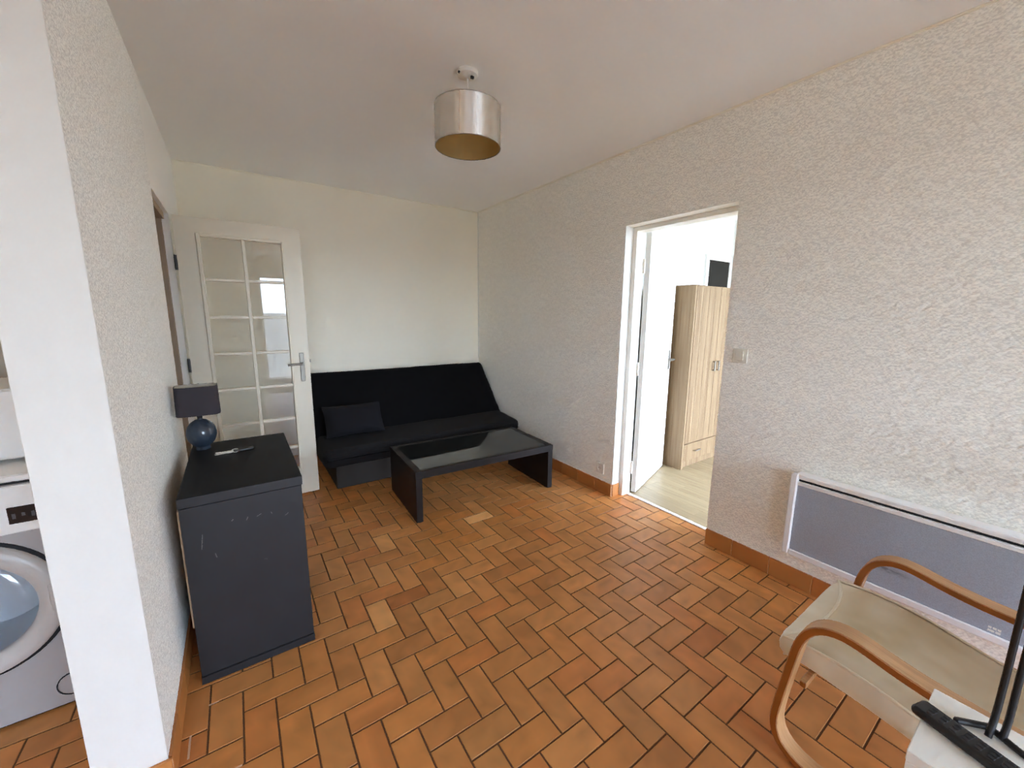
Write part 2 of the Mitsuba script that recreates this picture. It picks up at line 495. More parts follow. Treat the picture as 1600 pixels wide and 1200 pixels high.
def mark(tone, *pts):
    """Tiles that stand out in tone, by a point on each (floor metres)."""
    for x, y in pts:
        i, j = math.floor((x - OX) / W), math.floor((y - OY) / W)
        k = (i + j) % 4
        marked[(i - k, j) if k < 2 else (i, j if k == 2 else j - 1)] = tone


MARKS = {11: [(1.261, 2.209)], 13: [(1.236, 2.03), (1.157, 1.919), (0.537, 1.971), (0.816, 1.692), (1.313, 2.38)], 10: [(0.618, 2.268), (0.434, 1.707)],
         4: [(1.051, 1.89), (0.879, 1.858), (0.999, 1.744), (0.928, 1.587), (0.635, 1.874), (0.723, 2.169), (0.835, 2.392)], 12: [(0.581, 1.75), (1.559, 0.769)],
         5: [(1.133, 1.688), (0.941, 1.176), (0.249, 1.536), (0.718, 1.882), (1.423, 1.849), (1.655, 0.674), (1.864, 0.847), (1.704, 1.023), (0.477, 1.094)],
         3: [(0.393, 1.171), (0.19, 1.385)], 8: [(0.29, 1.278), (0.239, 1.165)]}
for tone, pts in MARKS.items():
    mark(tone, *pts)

cand = []
for i in range(-30, 40):
    for j in range(-25, 36):
        k = (i + j) % 4
        if k == 0:
            cells, horiz = (i, j, 2, 1), True
        elif k == 2:
            cells, horiz = (i, j, 1, 2), False
        else:
            continue
        x0, y0 = OX + i * W, OY + j * W
        r = sbox(x0 + GAP / 2, y0 + GAP / 2, x0 + cells[2] * W - GAP / 2, y0 + cells[3] * W - GAP / 2)
        g = r.intersection(region)
        if g.is_empty or g.area < 1.2e-4:
            continue
        c = np.array([[x, y, 0] for x, y in g.envelope.exterior.coords[:4]]) if g.envelope.geom_type == 'Polygon' else None
        if c is None:
            continue
        px, dep = project(c)
        vis = (dep > .05).all() and px[:, 0].max() > 0 and px[:, 0].min() < 1600 and px[:, 1].max() > 0 and px[:, 1].min() < 1200
        cl = np.clip(px, [0, 0], [1600, 1200])
        size = 0.5 * abs(sum(cl[a, 0] * cl[(a + 1) % 4, 1] - cl[(a + 1) % 4, 0] * cl[a, 1] for a in range(4))) if vis else 0
        mid = c.mean(0)
        if mid[0] < XLB and mid[1] > YE - .2 and mid[1] > 1.95:
            size = 0
        if XL < mid[0] < .12 and 1.8 < mid[1] < 2.42:
            size = 0
        if mid[0] < .4 and mid[1] > 2.5 or mid[1] > 3.45:
            size = 0
        cand.append((size, i, j, horiz, r, g, x0, y0, cells))
cand.sort(key=lambda c: -c[0])
rest_v, rest_f, rest_c, at = [], [], [], 0
count = 0
for size, i, j, horiz, r, g, x0, y0, cells in cand:
    tone = marked.get((i, j), RNG.choice((0, 0, 0, 1, 1, 2, 3, 3, 4, 4, 5, 6, 6, 6, 7, 7, 8, 8, 9)))
    seed = RNG.randrange(3)
    dz, tx, ty = RNG.uniform(-.0007, .0004), RNG.uniform(-.16, .16), RNG.uniform(-.16, .16)
    full = g.area > r.area * 0.985
    if full:
        cx, cy = x0 + cells[2] * W / 2, y0 + cells[3] * W / 2
        M = T().translate([cx, cy, dz]).rotate([1, 0, 0], tx).rotate([0, 1, 0], ty).rotate([0, 0, 1], (0 if horiz else 90) + RNG.choice((0, 180)))
        p, m, c = proto(tone, seed)
    else:
        b = g.bounds
        if b[2] - b[0] < .008 or b[3] - b[1] < .008:
            continue
        m, c = tile_mesh(b[2] - b[0], b[3] - b[1], TONES[tone], seed + 31 * tone)
        M = T().translate([(b[0] + b[2]) / 2, (b[1] + b[3]) / 2, dz])
        p = None
    if size > 8 and count < 300:
        count += 1
        key = numbered('floor__tile')
        scene[key] = {**p, 'to_world': M} if p else mikit.ply(m, 'm_tile', False, color=c, to_world=M)
    else:
        A = np.array(M.matrix)
        v = np.asarray(m.vertices) @ A[:3, :3].T + A[:3, 3]
        rest_v.append(v); rest_f.append(np.asarray(m.faces) + at); rest_c.append(c); at += len(v)
key = part('floor', 'tile_field', trimesh.Trimesh(np.vstack(rest_v), np.vstack(rest_f), process=False), 'm_tile', False, color=np.vstack(rest_c))
labels[key] = {'kind': 'stuff', 'label': 'the smaller and cut terracotta tiles of the floor'}

# a few joints filled with pale mortar near the wall end
for x0, x1, y0, y1 in ((-.258, -.105, 1.3125, 1.3185), (-.245, -.17, 1.612, 1.618), (-.248, -.242, 1.43, 1.612), (-.25, -.17, 1.213, 1.2185)):
    part('floor', 'pale_joint', bx(x0, x1, y0, y1, -.004, -.0004), 'm_joint_light')

# ------------------------------------------------------------------ terracotta skirting tiles
HB = 0.1


def skirting(name, axis, fixed, a0, a1, out, step=.2, phase=0.0, pale=False):
    """A row of skirting tiles along y (axis 1) or x (axis 0), standing 'out' from the wall face 'fixed'."""
    if name not in labels:
        struct(name)
    back = bx(*((min(fixed, fixed + out * .6), max(fixed, fixed + out * .6), a0, a1) if axis else (a0, a1, min(fixed, fixed + out * .6), max(fixed, fixed + out * .6))), 0, HB - .004)
    part(name, 'mortar', back, 'm_joint_light')
    s = a0 - phase
    while s < a1:
        lo, hi = max(s + .0015, a0), min(s + step - .0015, a1)
        if hi - lo > .012:
            f0, f1 = min(fixed, fixed + out), max(fixed, fixed + out)
            m = bx(f0, f1, lo, hi, .001, HB, .002) if axis else bx(lo, hi, f0, f1, .001, HB, .002)
            tone = TONES[RNG.choice((0, 2, 3, 5, 8))] * np.array((.86, .80, .74))
            mo = meshkit.fbm(np.asarray(m.vertices) * 14, 2, 3)
            part(name, 'tile', m, 'm_skirting_tile', False, color=np.clip(tone * (.8 + .4 * mo[:, None]), 0, 1))
        s += step


skirting('baseboard_right', 1, XR, DY1, YB, -.011, phase=.03)
skirting('baseboard_right', 1, XR, YW, DY0, -.011, phase=.17)
skirting('baseboard_right', 0, DY1, XR, XR + .075, -.009, step=.09)
skirting('baseboard_left', 1, XL, YE, LY0 - .0, .010, phase=.05)
skirting('baseboard_left', 0, YE - .006, XLB, XL + .010, -.010, step=.2)
skirting('baseboard_left', 1, XL, LY1 + .02, YB, .010)
skirting('baseboard_back', 0, YB, XL, XR, -.010)

# ------------------------------------------------------------------ glazed door standing open off the left wall
GX0, GX1, GY0, GY1, GZ0, GZ1 = -.262, .438, 3.318, 3.354, .012, 1.985
dg = struct('door_1', 'cream glazed door with twelve small panes standing open behind the sideboard')
ax0, ax1, az0, az1 = -.135, .315, .22, 1.87
frame = walled((GX0, GX1, GY0, GY1, GZ0, GZ1), [(ax0, ax1, 3.2, 3.5, az0, az1)])
part(dg, 'leaf', frame, 'm_door_cream')
part(dg, 'moulding', cat(bx(ax0 - .022, ax0, GY0 - .009, GY0, az0 - .022, az1 + .022, .003), bx(ax1, ax1 + .012, GY0 - .007, GY0, az0 - .022, az1 + .012, .003),
                         bx(ax0, ax1, GY0 - .009, GY0, az1, az1 + .02, .003), bx(ax0, ax1, GY0 - .009, GY0, az0 - .02, az0, .003)), 'm_door_cream')
rows = [az1, 1.605, 1.362, 1.116, .868, .616, .392, az0]
rows = [1.855] + rows[1:]
part(dg, 'muntin', bx(.083, .105, GY0 + .002, GY1 - .002, az0, az1, .003), 'm_door_cream')
for z in rows[1:-1]:
    part(dg, 'muntin', cat(bx(ax0, .083, GY0 + .002, GY1 - .002, z - .010, z + .010, .003), bx(.105, ax1, GY0 + .002, GY1 - .002, z - .010, z + .010, .003)), 'm_door_cream')
edges = [az1] + rows[1:-1] + [az0]
for k in range(len(edges) - 1):
    for x0, x1 in ((ax0, .083), (.105, ax1)):
        z1, z0 = edges[k] - (.010 if k else 0), edges[k + 1] + (.010 if k < len(edges) - 2 else 0)
        v = np.array([[x0, 3.336, z0], [x1, 3.336, z0], [x1, 3.336, z1], [x0, 3.336, z1]])
        part(dg, 'pane', trimesh.Trimesh(v, [[0, 1, 2], [0, 2, 3]], process=False), 'm_pane')
pl = part(dg, 'handle_plate', bx(.372, .402, GY0 - .007, GY0, .89, 1.105, .003), 'm_steel', label='worn metal handle plate')
part(dg, 'handle_plate__lever', cat(tube([(.387, GY0 - .004, 1.025), (.387, GY0 - .045, 1.025)], .009), tube(smooth_path([(.39, GY0 - .045, 1.025), (.36, GY0 - .048, 1.025), (.29, GY0 - .044, 1.022)], 12), .008)), 'm_steel', 40)
part(dg, 'latch', bx(GX1, GX1 + .012, 3.328, 3.344, 1.03, 1.05, .002), 'm_steel')
for z in (.28, 1.05, 1.70):
    part(dg, 'hinge', tube([(GX0 - .006, GY0 - .004, z - .045), (GX0 - .006, GY0 - .004, z + .045)], .008), 'm_rubber_grey', 40)
# frame of that doorway
t4 = struct('trim_4')
part(t4, 'door_frame', cat(bx(XLB + .02, XL - .035, LY1 - .03, LY1 - .001, 0, LZ - .001, .002), bx(XLB + .02, XL - .02, LY0 + .001, LY1 - .03, LZ - .04, LZ - .001, .002), bx(XLB + .02, XL - .02, LY0 + .001, LY0 + .03, 0, LZ - .04, .002)), 'm_frame_shade_tone')
# hallway behind
struct('wall_hallway'); put('wall_hallway', walled((-1.65, -1.6, YK + .1, YB, 0, H)), 'm_wall_smooth')

# ------------------------------------------------------------------ bedroom doorway and the room beyond
t5 = struct('trim_5')
part(t5, 'door_frame', cat(bx(2.385, XRB - .002, DY1 - .036, DY1 - .001, 0, DZ - .001, .003), bx(2.385, XRB - .002, DY0 + .001, DY0 + .03, 0, DZ - .001, .003), bx(2.385, XRB - .002, DY0 + .03, DY1 - .036, DZ - .03, DZ - .001, .003)), 'm_frame_white')
part(t5, 'reveal', bx(XR + .001, 2.384, DY1 - .003, DY1 - .0002, HB, DZ - .001), 'm_wall_end')
for z in (.22, 1.0, 1.75):
    part(t5, 'hinge', tube([(XRB - .004, DY1 - .042, z - .05), (XRB - .004, DY1 - .042, z + .05)], .009), 'm_frame_white', 40)
part(struct('trim_6'), 'threshold', bx(XRB - .035, XRB - .004, DY0 + .03, DY1 - .037, -.002, .006, .002), 'm_white_metal')
# laminate floor: planks along y
struct('floor_bedroom')
put('floor_bedroom', walled((XRB - .012, XBED, YWB - .2, YB + .2, -.12, -.004)), 'm_rubber_grey')
i = 0
x = XRB - .004
while x < XBED:
    off = (i * .47) % 1.2
    y = YWB - off
    while y < YK:
        y0, y1 = max(y, YWB), min(y + 1.2, YK)
        if y1 - y0 > .02:
            part('floor_bedroom', 'plank', bx(x + .0006, min(x + .19, XBED) - .0006, y0 + .0006, y1 - .0006, -.004, .004, .0012), 'm_laminate')
        y += 1.2
    x += .19
    i += 1
# door leaf, standing open into the bedroom
ang = math.atan2(2.118 - 1.891, 3.184 - 2.526)
hx, hy = 2.50, 1.887
d2 = struct('door_2', 'plain white bedroom door standing wide open')


def on_door(m):
    return move(m, ang, (hx, hy, 0))


part(d2, 'leaf', on_door(bx(0.004, .735, 0, .038, .012, 1.985, .002)), 'm_white_room')
part(d2, 'handle', on_door(cat(bx(.66, .695, -.006, 0, .93, 1.10, .002), tube([(.678, -.004, 1.02), (.678, -.045, 1.02)], .008), tube([(.685, -.045, 1.02), (.58, -.045, 1.02)], .008))), 'm_steel', 40)

# wardrobe
wr = thing('wardrobe', 'pale oak wardrobe with a bottom drawer in the bedroom beyond the doorway', 'wardrobe')
wx0, wx1, wy0, wy1, wz = 3.248, 4.06, 1.97, 2.50, 1.662
part(wr, 'side_panel', bx(wx0, wx0 + .018, wy0 + .016, wy1, 0.005, wz, .001), 'm_oak')
part(wr, 'side_panel', bx(wx1 - .018, wx1, wy0 + .016, wy1, 0.005, wz, .001), 'm_oak')
part(wr, 'top', bx(wx0 + .018, wx1 - .018, wy0 + .016, wy1, wz - .018, wz, .001), 'm_oak')
part(wr, 'back_panel', bx(wx0 + .018, wx1 - .018, wy1 - .006, wy1, .005, wz - .018), 'm_oak')
part(wr, 'plinth', bx(wx0 + .018, wx1 - .018, wy0 + .03, wy0 + .05, .005, .075), 'm_oak')
part(wr, 'front_rail', bx(wx0, wx0 + .022, wy0, wy0 + .016, .005, wz, .001), 'm_oak')
part(wr, 'front_rail', bx(wx1 - .022, wx1, wy0, wy0 + .016, .005, wz, .001), 'm_oak')
xm = (wx0 + wx1) / 2
for x0, x1, hxx in ((wx0 + .024, xm - .001, xm - .035), (xm + .001, wx1 - .024, xm + .035)):
    d = part(wr, 'door', bx(x0, x1, wy0 + .004, wy0 + .016, .245, wz - .004, .001), 'm_oak')
    n = 4
    for q in range(n):
        part(d, 'board', bx(x0 + (x1 - x0) * q / n + .0012, x0 + (x1 - x0) * (q + 1) / n - .0012, wy0 - .003, wy0 + .004, .247, wz - .006, .0015), 'm_oak')
    part(d, 'handle', cat(tube([(hxx, wy0 - .024, .90), (hxx, wy0 - .024, .99)], .007), tube([(hxx, wy0 - .003, .905), (hxx, wy0 - .026, .905)], .005), tube([(hxx, wy0 - .003, .985), (hxx, wy0 - .026, .985)], .005)), 'm_steel', 40)
    d = part(wr, 'drawer', bx(x0, x1, wy0 - .002, wy0 + .016, .08, .24, .0015), 'm_oak')
    part(d, 'handle', cat(tube([((x0 + x1) / 2 - .04, wy0 - .024, .165), ((x0 + x1) / 2 + .04, wy0 - .024, .165)], .006), tube([((x0 + x1) / 2 - .035, wy0, .165), ((x0 + x1) / 2 - .035, wy0 - .024, .165)], .004),
                        tube([((x0 + x1) / 2 + .035, wy0, .165), ((x0 + x1) / 2 + .035, wy0 - .024, .165)], .004)), 'm_steel', 40)
# dark picture on the bedroom wall
pc = thing('picture_frame', 'dark picture in a white frame on the bedroom wall above the wardrobe', 'picture')
part(pc, 'frame', walled((4.345, 4.88, YK - .026, YK - .001, 1.6, 2.075), [(4.40, 4.83, YK - .2, YK - .012, 1.655, 2.02)]), 'm_white_room', label='white frame')
part(pc, 'picture', bx(4.402, 4.828, YK - .018, YK - .0125, 1.657, 2.018), 'm_picture_dark', label='plain dark picture')

# ------------------------------------------------------------------ light switch and socket
sw = thing('light_switch', 'square off-white light switch on the textured wall right of the doorway', 'light switch')
part(sw, 'plate', bx(XR - .009, XR - .0003, 1.06, 1.14, 1.141, 1.221, .003), 'm_old_plastic')
part(sw, 'rocker', bx(XR - .014, XR - .009, 1.079, 1.121, 1.155, 1.207, .002), 'm_old_plastic')
so = thing('wall_socket', 'white wall socket just above the skirting left of the doorway', 'socket')
part(so, 'plate', to_tri(mbox(XR - .010, XR - .0003, 2.044, 2.124, .158, .238) - m3.Manifold.cylinder(.1, .021, .021, 28, True).rotate([0, 90, 0]).translate([XR - .055, 2.084, .198])), 'm_white_plastic')
part(so, 'well', move(bx(-.001, .001, -.024, .024, -.024, .024), 0, (XR - .0045, 2.084, .198)), 'm_white_plastic')
part(so, 'contact', cat(*[tube([(XR - .0056, 2.084 + dy, .198), (XR - .0048, 2.084 + dy, .198)], .0035) for dy in (-.0095, .0095)]), 'm_slot_dark')
part(so, 'earth_pin', tube([(XR - .005, 2.084, .209), (XR - .014, 2.084, .209)], .0025), 'm_chrome')

# ------------------------------------------------------------------ sofa bed
sf = thing('sofa', 'charcoal fabric sofa bed in the far corner behind the coffee table', 'sofa')
SX0, SX1 = .462, 2.281


def sag(m, amp, f, seed):
    v = np.asarray(m.vertices)
    n = np.asarray(m.vertex_normals)
    m = m.copy()
    m.vertices = v + n * ((meshkit.fbm(v * f, 3, seed) - .5) * 2 * amp)[:, None]
    return m


def fine(m, edge):
    v, f = trimesh.remesh.subdivide_to_size(m.vertices, m.faces, edge)
    m = trimesh.Trimesh(v, f, process=True)
    m.merge_vertices()
    return m


back = soft_hull([(x, y, z) for x in (SX0 + .04, SX1 - .03) for y, z in ((3.53, .36), (3.935, .83), (3.59, .30), (3.975, .80))], .03)
part(sf, 'backrest', sag(fine(back, .07), .006, 5, 1), 'm_dark_fabric', True)
seat = soft_hull([(x, y, z) for x in (SX0 + .055, SX1 - .055) for y, z in ((3.20, .31), (3.215, .262), (3.50, .335), (3.55, .25))], .055)
part(sf, 'seat', sag(fine(seat, .06), .007, 6, 2), 'm_seat_fabric', True)
part(sf, 'skirt', soft_box(.56, 2.22, 3.262, 3.86, .002, .225, .012), 'm_skirt_fabric', 30)
part(sf, 'piping', tube(smooth_path([(SX0 + .02, 3.152, .285), (1.0, 3.147, .286), (1.6, 3.147, .286), (SX1 - .02, 3.152, .285)], 30), .005), 'm_dark_fabric', True)


def pillow(w, h, d, seed=3):
    s = trimesh.creation.box((2, 2, 2))
    v, f = trimesh.remesh.subdivide_to_size(s.vertices, s.faces, .22)
    m = trimesh.Trimesh(v, f, process=True)
    v = np.array(m.vertices)
    fat = np.clip((1 - np.abs(v[:, 0]) ** 3.2) * (1 - np.abs(v[:, 2]) ** 3.2), 0, 1) ** .5
    pull = 1 - .05 * (1 - np.abs(v[:, [0, 2]][:, ::-1]) ** 2)
    out = np.stack([v[:, 0] * w / 2 * pull[:, 0], v[:, 1] * (d / 2) * (.1 + .9 * fat), v[:, 2] * h / 2 * pull[:, 1]], 1)
    out[:, 1] += (meshkit.fbm(out * 7, 2, seed) - .5) * .018
    m.vertices = out
    return m


pw = pillow(.475, .27, .12)
pw.apply_transform(trimesh.transformations.rotation_matrix(-.52, (1, 0, 0)))
pw.apply_translation((.765, 3.47, .508))
one('cushion', pw, 'm_cushion_fabric', 'rectangular dark grey cushion leaning on the left end of the sofa', 'cushion', smooth=True)

# ------------------------------------------------------------------ coffee table
ct = thing('coffee_table', 'low black-brown coffee table with a dark glass top in front of the sofa', 'coffee table')
CT = (1.477, 2.69, -.046)


def on_ct(m):
    return move(m, CT[2], (CT[0], CT[1], 0))


L2, D2, TH = .57, .31, .362
part(ct, 'leg_panel', on_ct(bx(-L2, -L2 + .045, -D2, D2, 0.001, TH - .05, .002)), 'm_table_wood')
part(ct, 'leg_panel', on_ct(bx(L2 - .045, L2, -D2, D2, 0.001, TH - .05, .002)), 'm_table_wood')
part(ct, 'tabletop', on_ct(walled((-L2, L2, -D2, D2, TH - .05, TH), [(-L2 + .045, L2 - .045, -D2 + .035, D2 - .035, TH - .008, TH + .1)])), 'm_table_wood')
part(ct, 'glass_inset', on_ct(bx(-L2 + .046, L2 - .046, -D2 + .036, D2 - .036, TH - .0078, TH - .001, .001)), 'm_table_glass', label='dark reflecting glass inset')

# ------------------------------------------------------------------ sideboard, its lamp and keys
sb = thing('sideboard', 'dark grey sideboard along the left wall carrying a small lamp', 'sideboard')
sx0, sx1, sy0, sy1, sz = -.222, .163, 1.721, 2.432, .7515
part(sb, 'top', bx(sx0 - .002, sx1 + .004, sy0, sy1, sz - .038, sz, .0025), 'm_board_dark')
part(sb, 'edge_band', bx(sx0 - .0015, sx1 + .0035, sy0 - .0012, sy0 - .0001, sz - .0365, sz - .0015), 'm_board_end')
part(sb, 'edge_band', bx(sx0 - .0005, sx1 + .0015, sy0 - .0007, sy0 + .0004, .003, .0315), 'm_board_end')
part(sb, 'end_panel', bx(sx0, sx1, sy0 + .003, sy0 + .021, .034, sz - .0395, .0015), 'm_board_end', label='scuffed end panel')
part(sb, 'end_panel', bx(sx0, sx1, sy1 - .02, sy1 - .002, .034, sz - .0395, .0015), 'm_board_dark')
part(sb, 'base', bx(sx0 - .001, sx1 + .002, sy0 + .0005, sy1, .001, .033, .0025), 'm_board_dark')
part(sb, 'back_panel', bx(sx0 - .006, sx0 - .0002, sy0 + .012, sy1 - .004, .24, sz - .05), 'm_hardboard', label='light brown hardboard back')
part(sb, 'shelf', bx(sx0 + .01, sx1 - .03, sy0 + .022, sy1 - .021, .36, .378), 'm_board_dark')
for y0, y1, hy_ in ((sy0 + .023, (sy0 + sy1) / 2 - .0015, (sy0 + sy1) / 2 - .04), ((sy0 + sy1) / 2 + .0015, sy1 - .022, (sy0 + sy1) / 2 + .04)):
    d = part(sb, 'door', bx(sx1 - .02, sx1 - .002, y0, y1, .036, sz - .041, .0015), 'm_board_dark')
    part(d, 'knob', lathe([(0, .022), (.009, .021), (.012, .016), (.006, .009), (.006, 0)], 20).apply_transform(trimesh.transformations.rotation_matrix(math.pi / 2, (0, 1, 0))).apply_translation((sx1 - .002, hy_, .46)), 'm_steel', 40)

LX, LY, LZB = -.176, 2.335, sz
lp = thing('table_lamp', 'small lamp with a blue-grey ball base and grey shade on the sideboard', 'lamp')
ball = [(0.0, .0005), (.027, .0005), (.029, .004), (.027, .012)] + [(.059 * math.cos(a), .078 + .069 * math.sin(a)) for a in np.linspace(-1.08, 1.4, 28)] + [(.010, .152), (0, .152)]
ball = [(max(r, 0), z) for r, z in ball]
lb = lathe(ball, 48); lb.apply_translation((LX, LY, LZB))
part(lp, 'base', lb, 'm_lamp_glaze', 50, label='glossy blue-grey ball')
part(lp, 'socket', tube([(LX, LY, LZB + .151), (LX, LY, LZB + .20)], .010), 'm_slot_dark', 40)


def oval(w, d, z0, z1, th, n=64, e=4.5, flare=.94):
    a = np.linspace(0, 2 * np.pi, n, endpoint=False)
    ca, sa = np.cos(a), np.sin(a)
    k = (np.abs(ca) ** e + np.abs(sa) ** e) ** (-1 / e)
    x, y = ca * k, sa * k
    loops = [(w, d, z0), (w * flare, d * flare, z1), (w * flare - th, d * flare - th, z1), (w - th, d - th, z0)]
    v = np.vstack([np.stack([x * W_, y * D_, np.full(n, Z)], 1) for W_, D_, Z in loops])
    f = []
    for i in range(4):
        for j in range(n):
            q = (j + 1) % n
            A, B = i * n, ((i + 1) % 4) * n
            f += [[A + j, A + q, B + q], [A + j, B + q, B + j]]
    return trimesh.Trimesh(v, f, process=False)


sh = oval(.083, .058, .172, .306, .003, flare=.97); sh.apply_translation((LX, LY, LZB))
part(lp, 'lamp_shade', sh, 'm_lamp_shade', 40, label='dark grey fabric shade')
sh = oval(.0795, .0545, .1725, .3055, .001, flare=.97); sh.apply_translation((LX, LY, LZB))
part(lp, 'shade_lining', sh, 'm_shade_lining', 40, label='pale shade lining')
part(lp, 'spider', cat(tube([(LX - .077, LY, LZB + .2), (LX + .077, LY, LZB + .2)], .002), tube([(LX, LY - .053, LZB + .2), (LX, LY + .053, LZB + .2)], .002)), 'm_steel')
bl = lathe([(0, .0), (.012, 0), (.013, .02), (.024, .04), (.026, .055), (.018, .072), (0, .078)], 24); bl.apply_translation((LX, LY, LZB + .2))
part(lp, 'bulb', bl, 'm_bulb', 40)

kb = thing('key_bunch', 'bunch of metal keys with a black fob on the sideboard top', 'keys')
K = np.array((-.052, 2.20, sz))


def flat(points, th, at, rot):
    from shapely.geometry import Polygon
    m = trimesh.creation.extrude_polygon(Polygon(points), th, engine='earcut')
    return move(m, rot, at)


key_out = [(0, .011), (.008, .013), (.02, .011), (.024, .005), (.062, .005), (.066, 0), (.062, -.002), (.057, -.005), (.053, -.002), (.048, -.005), (.044, -.002), (.038, -.005), (.024, -.005), (.02, -.011), (.008, -.013), (0, -.011), (-.004, 0)]
part(kb, 'key', flat(key_out, .003, K + (-.012, .004, .0015), math.pi + .25), 'm_key')
part(kb, 'key', flat(key_out, .003, K + (-.010, -.004, .005), math.pi - .15), 'm_key')
rg = trimesh.creation.torus(.014, .0016, major_sections=32, minor_sections=10); rg.apply_transform(trimesh.transformations.rotation_matrix(.25, (1, 0, 0))); rg.apply_translation(K + (.0, 0, .0068))
part(kb, 'ring', rg, 'm_key', True)
fb = soft_box(-.03, .03, -.014, .014, .0, .013, .0055, 14)
part(kb, 'fob', move(fb, .15, K + (.044, .0, .001)), 'm_black_plastic', 40, label='black plastic fob')
part(kb, 'tag', move(bx(-.012, .012, -.008, .008, .0, .004, .001), .4, K + (.012, -.012, .0082)), 'm_rubber_grey')

# ------------------------------------------------------------------ pendant lamp
pd = thing('pendant_lamp', 'brushed metal drum pendant lamp hanging from the ceiling', 'pendant lamp')
PX, PY, PZ0, PZ1, PR = .99, 1.82, 2.176, 2.349, .155
ro = lathe([(0, -.028), (.012, -.028), (.02, -.024), (.046, -.016), (.05, -.008), (.05, 0), (0, 0)], 40); ro.apply_translation((PX, PY, H - .0005))
part(pd, 'ceiling_rose', ro, 'm_white_plastic', 40)
part(pd, 'terminal_block', bx(PX + .004, PX + .02, PY - .03, PY - .018, H - .036, H - .024, .002), 'm_black_plastic', label='small dark terminal block')
part(pd, 'hook', bx(PX - .052, PX - .044, PY - .012, PY - .004, H - .022, H - .014, .001), 'm_black_plastic')
part(pd, 'cord', tube(smooth_path([(PX, PY, H - .027), (PX + .002, PY, H - .08), (PX, PY, 2.40), (PX, PY, 2.372)], 20), .0028), 'm_white_plastic', True)
a = np.linspace(0, 2 * np.pi, 181)[:-1]
wob = 1 + .006 * (meshkit.noise(np.stack([np.cos(a) * 7, np.sin(a) * 7, a * 0], 1), 5) - .5) + .0035 * (meshkit.noise(np.stack([np.cos(a) * 22, np.sin(a) * 22, a * 0], 1), 6) - .5)


def drum(r, z0, z1, inward):
    v = np.vstack([np.stack([PX + np.cos(a) * r * wob, PY + np.sin(a) * r * wob, np.full(len(a), z)], 1) for z in (z0, z1)])
    n = len(a)
    f = []
    for j in range(n):
        k = (j + 1) % n
        f += [[j, k, n + k], [j, n + k, n + j]]
    f = np.array(f)
    uv = np.stack([np.tile(np.arange(n) / n, 2), np.repeat([0.0, 1.0], n)], 1)
    return trimesh.Trimesh(v, f[:, ::-1] if inward else f, process=False), uv


dm, duv = drum(PR, PZ0, PZ1, False)
part(pd, 'shade', dm, 'm_shade_metal', True, uv=duv, label='brushed silver metal drum')
part(pd, 'shade_lining', drum(PR - .0015, PZ0 + .0005, PZ1 - .0005, True)[0], 'm_shade_gold', True, label='gold-toned inside of the drum')
for z in (PZ0, PZ1):
    t = trimesh.creation.torus(PR - .001, .002, major_sections=90, minor_sections=8); t.apply_translation((PX, PY, z))
    part(pd, 'rim', t, 'm_steel', True)
part(pd, 'spider', cat(*[tube([(PX, PY, PZ1 - .02), (PX + (PR - .002) * math.cos(q), PY + (PR - .002) * math.sin(q), PZ1 - .004)], .002) for q in (.5, 2.6, 4.7)]), 'm_steel')
part(pd, 'lamp_holder', lathe([(0, 0), (.019, 0), (.021, .01), (.021, .05), (.012, .06), (0, .06)], 24).apply_translation((PX, PY, 2.318)), 'm_white_plastic', 40)
bl = lathe([(0, -.072), (.012, -.069), (.020, -.056), (.021, -.045), (.016, -.022), (.013, -.01), (.013, 0), (0, 0)], 28); bl.apply_translation((PX, PY, 2.318))
part(pd, 'bulb', bl, 'm_bulb', 50)

# ------------------------------------------------------------------ wall heater
ht = thing('radiator', 'wide white electric radiator with a blue-grey front on the right wall', 'radiator')
ry0, ry1, rz0, rz1 = -.46, .748, .218, .638
part(ht, 'casing', bx(2.222, 2.288, ry0 + .006, ry1 - .006, rz0 + .004, rz1 - .006, .008), 'm_white_metal')
part(ht, 'frame', cat(bx(2.192, 2.225, ry1 - .031, ry1, rz0, rz1, .006), bx(2.192, 2.225, ry0, ry0 + .031, rz0, rz1, .006), bx(2.194, 2.225, ry0 + .03, ry1 - .03, rz0, rz0 + .03, .004),
                      bx(2.196, 2.225, ry0 + .03, ry1 - .03, rz1 - .052, rz1 - .034, .003), bx(2.200, 2.225, ry0 + .03, ry1 - .03, rz1 - .022, rz1, .004)), 'm_white_metal')
part(ht, 'front_panel', bx(2.2015, 2.2215, ry0 + .031, ry1 - .031, rz0 + .03, rz1 - .052), 'm_heater_panel', label='blue-grey front panel')
part(ht, 'air_slot', bx(2.212, 2.2215, ry0 + .031, ry1 - .031, rz1 - .034, rz1 - .022), 'm_slot_dark', label='dark air slot')
part(ht, 'bracket', bx(2.288, 2.3035, .55, .59, .3, .6), 'm_rubber_grey')
part(ht, 'bracket', bx(2.288, 2.3035, -.3, -.26, .3, .6), 'm_rubber_grey')
stk = [bx(2.2006, 2.2014, .058 - .0, .0665, .268, .276), bx(2.2006, 2.2014, .046, .0555, .268, .276), bx(2.2006, 2.2014, .035, .0435, .268, .276), bx(2.2006, 2.2014, .050, .0665, .256, .264), bx(2.2006, 2.2014, .035, .0475, .256, .264)]
part(ht, 'rating_sticker', cat(stk), 'm_white_plastic', label='small white printed mark')

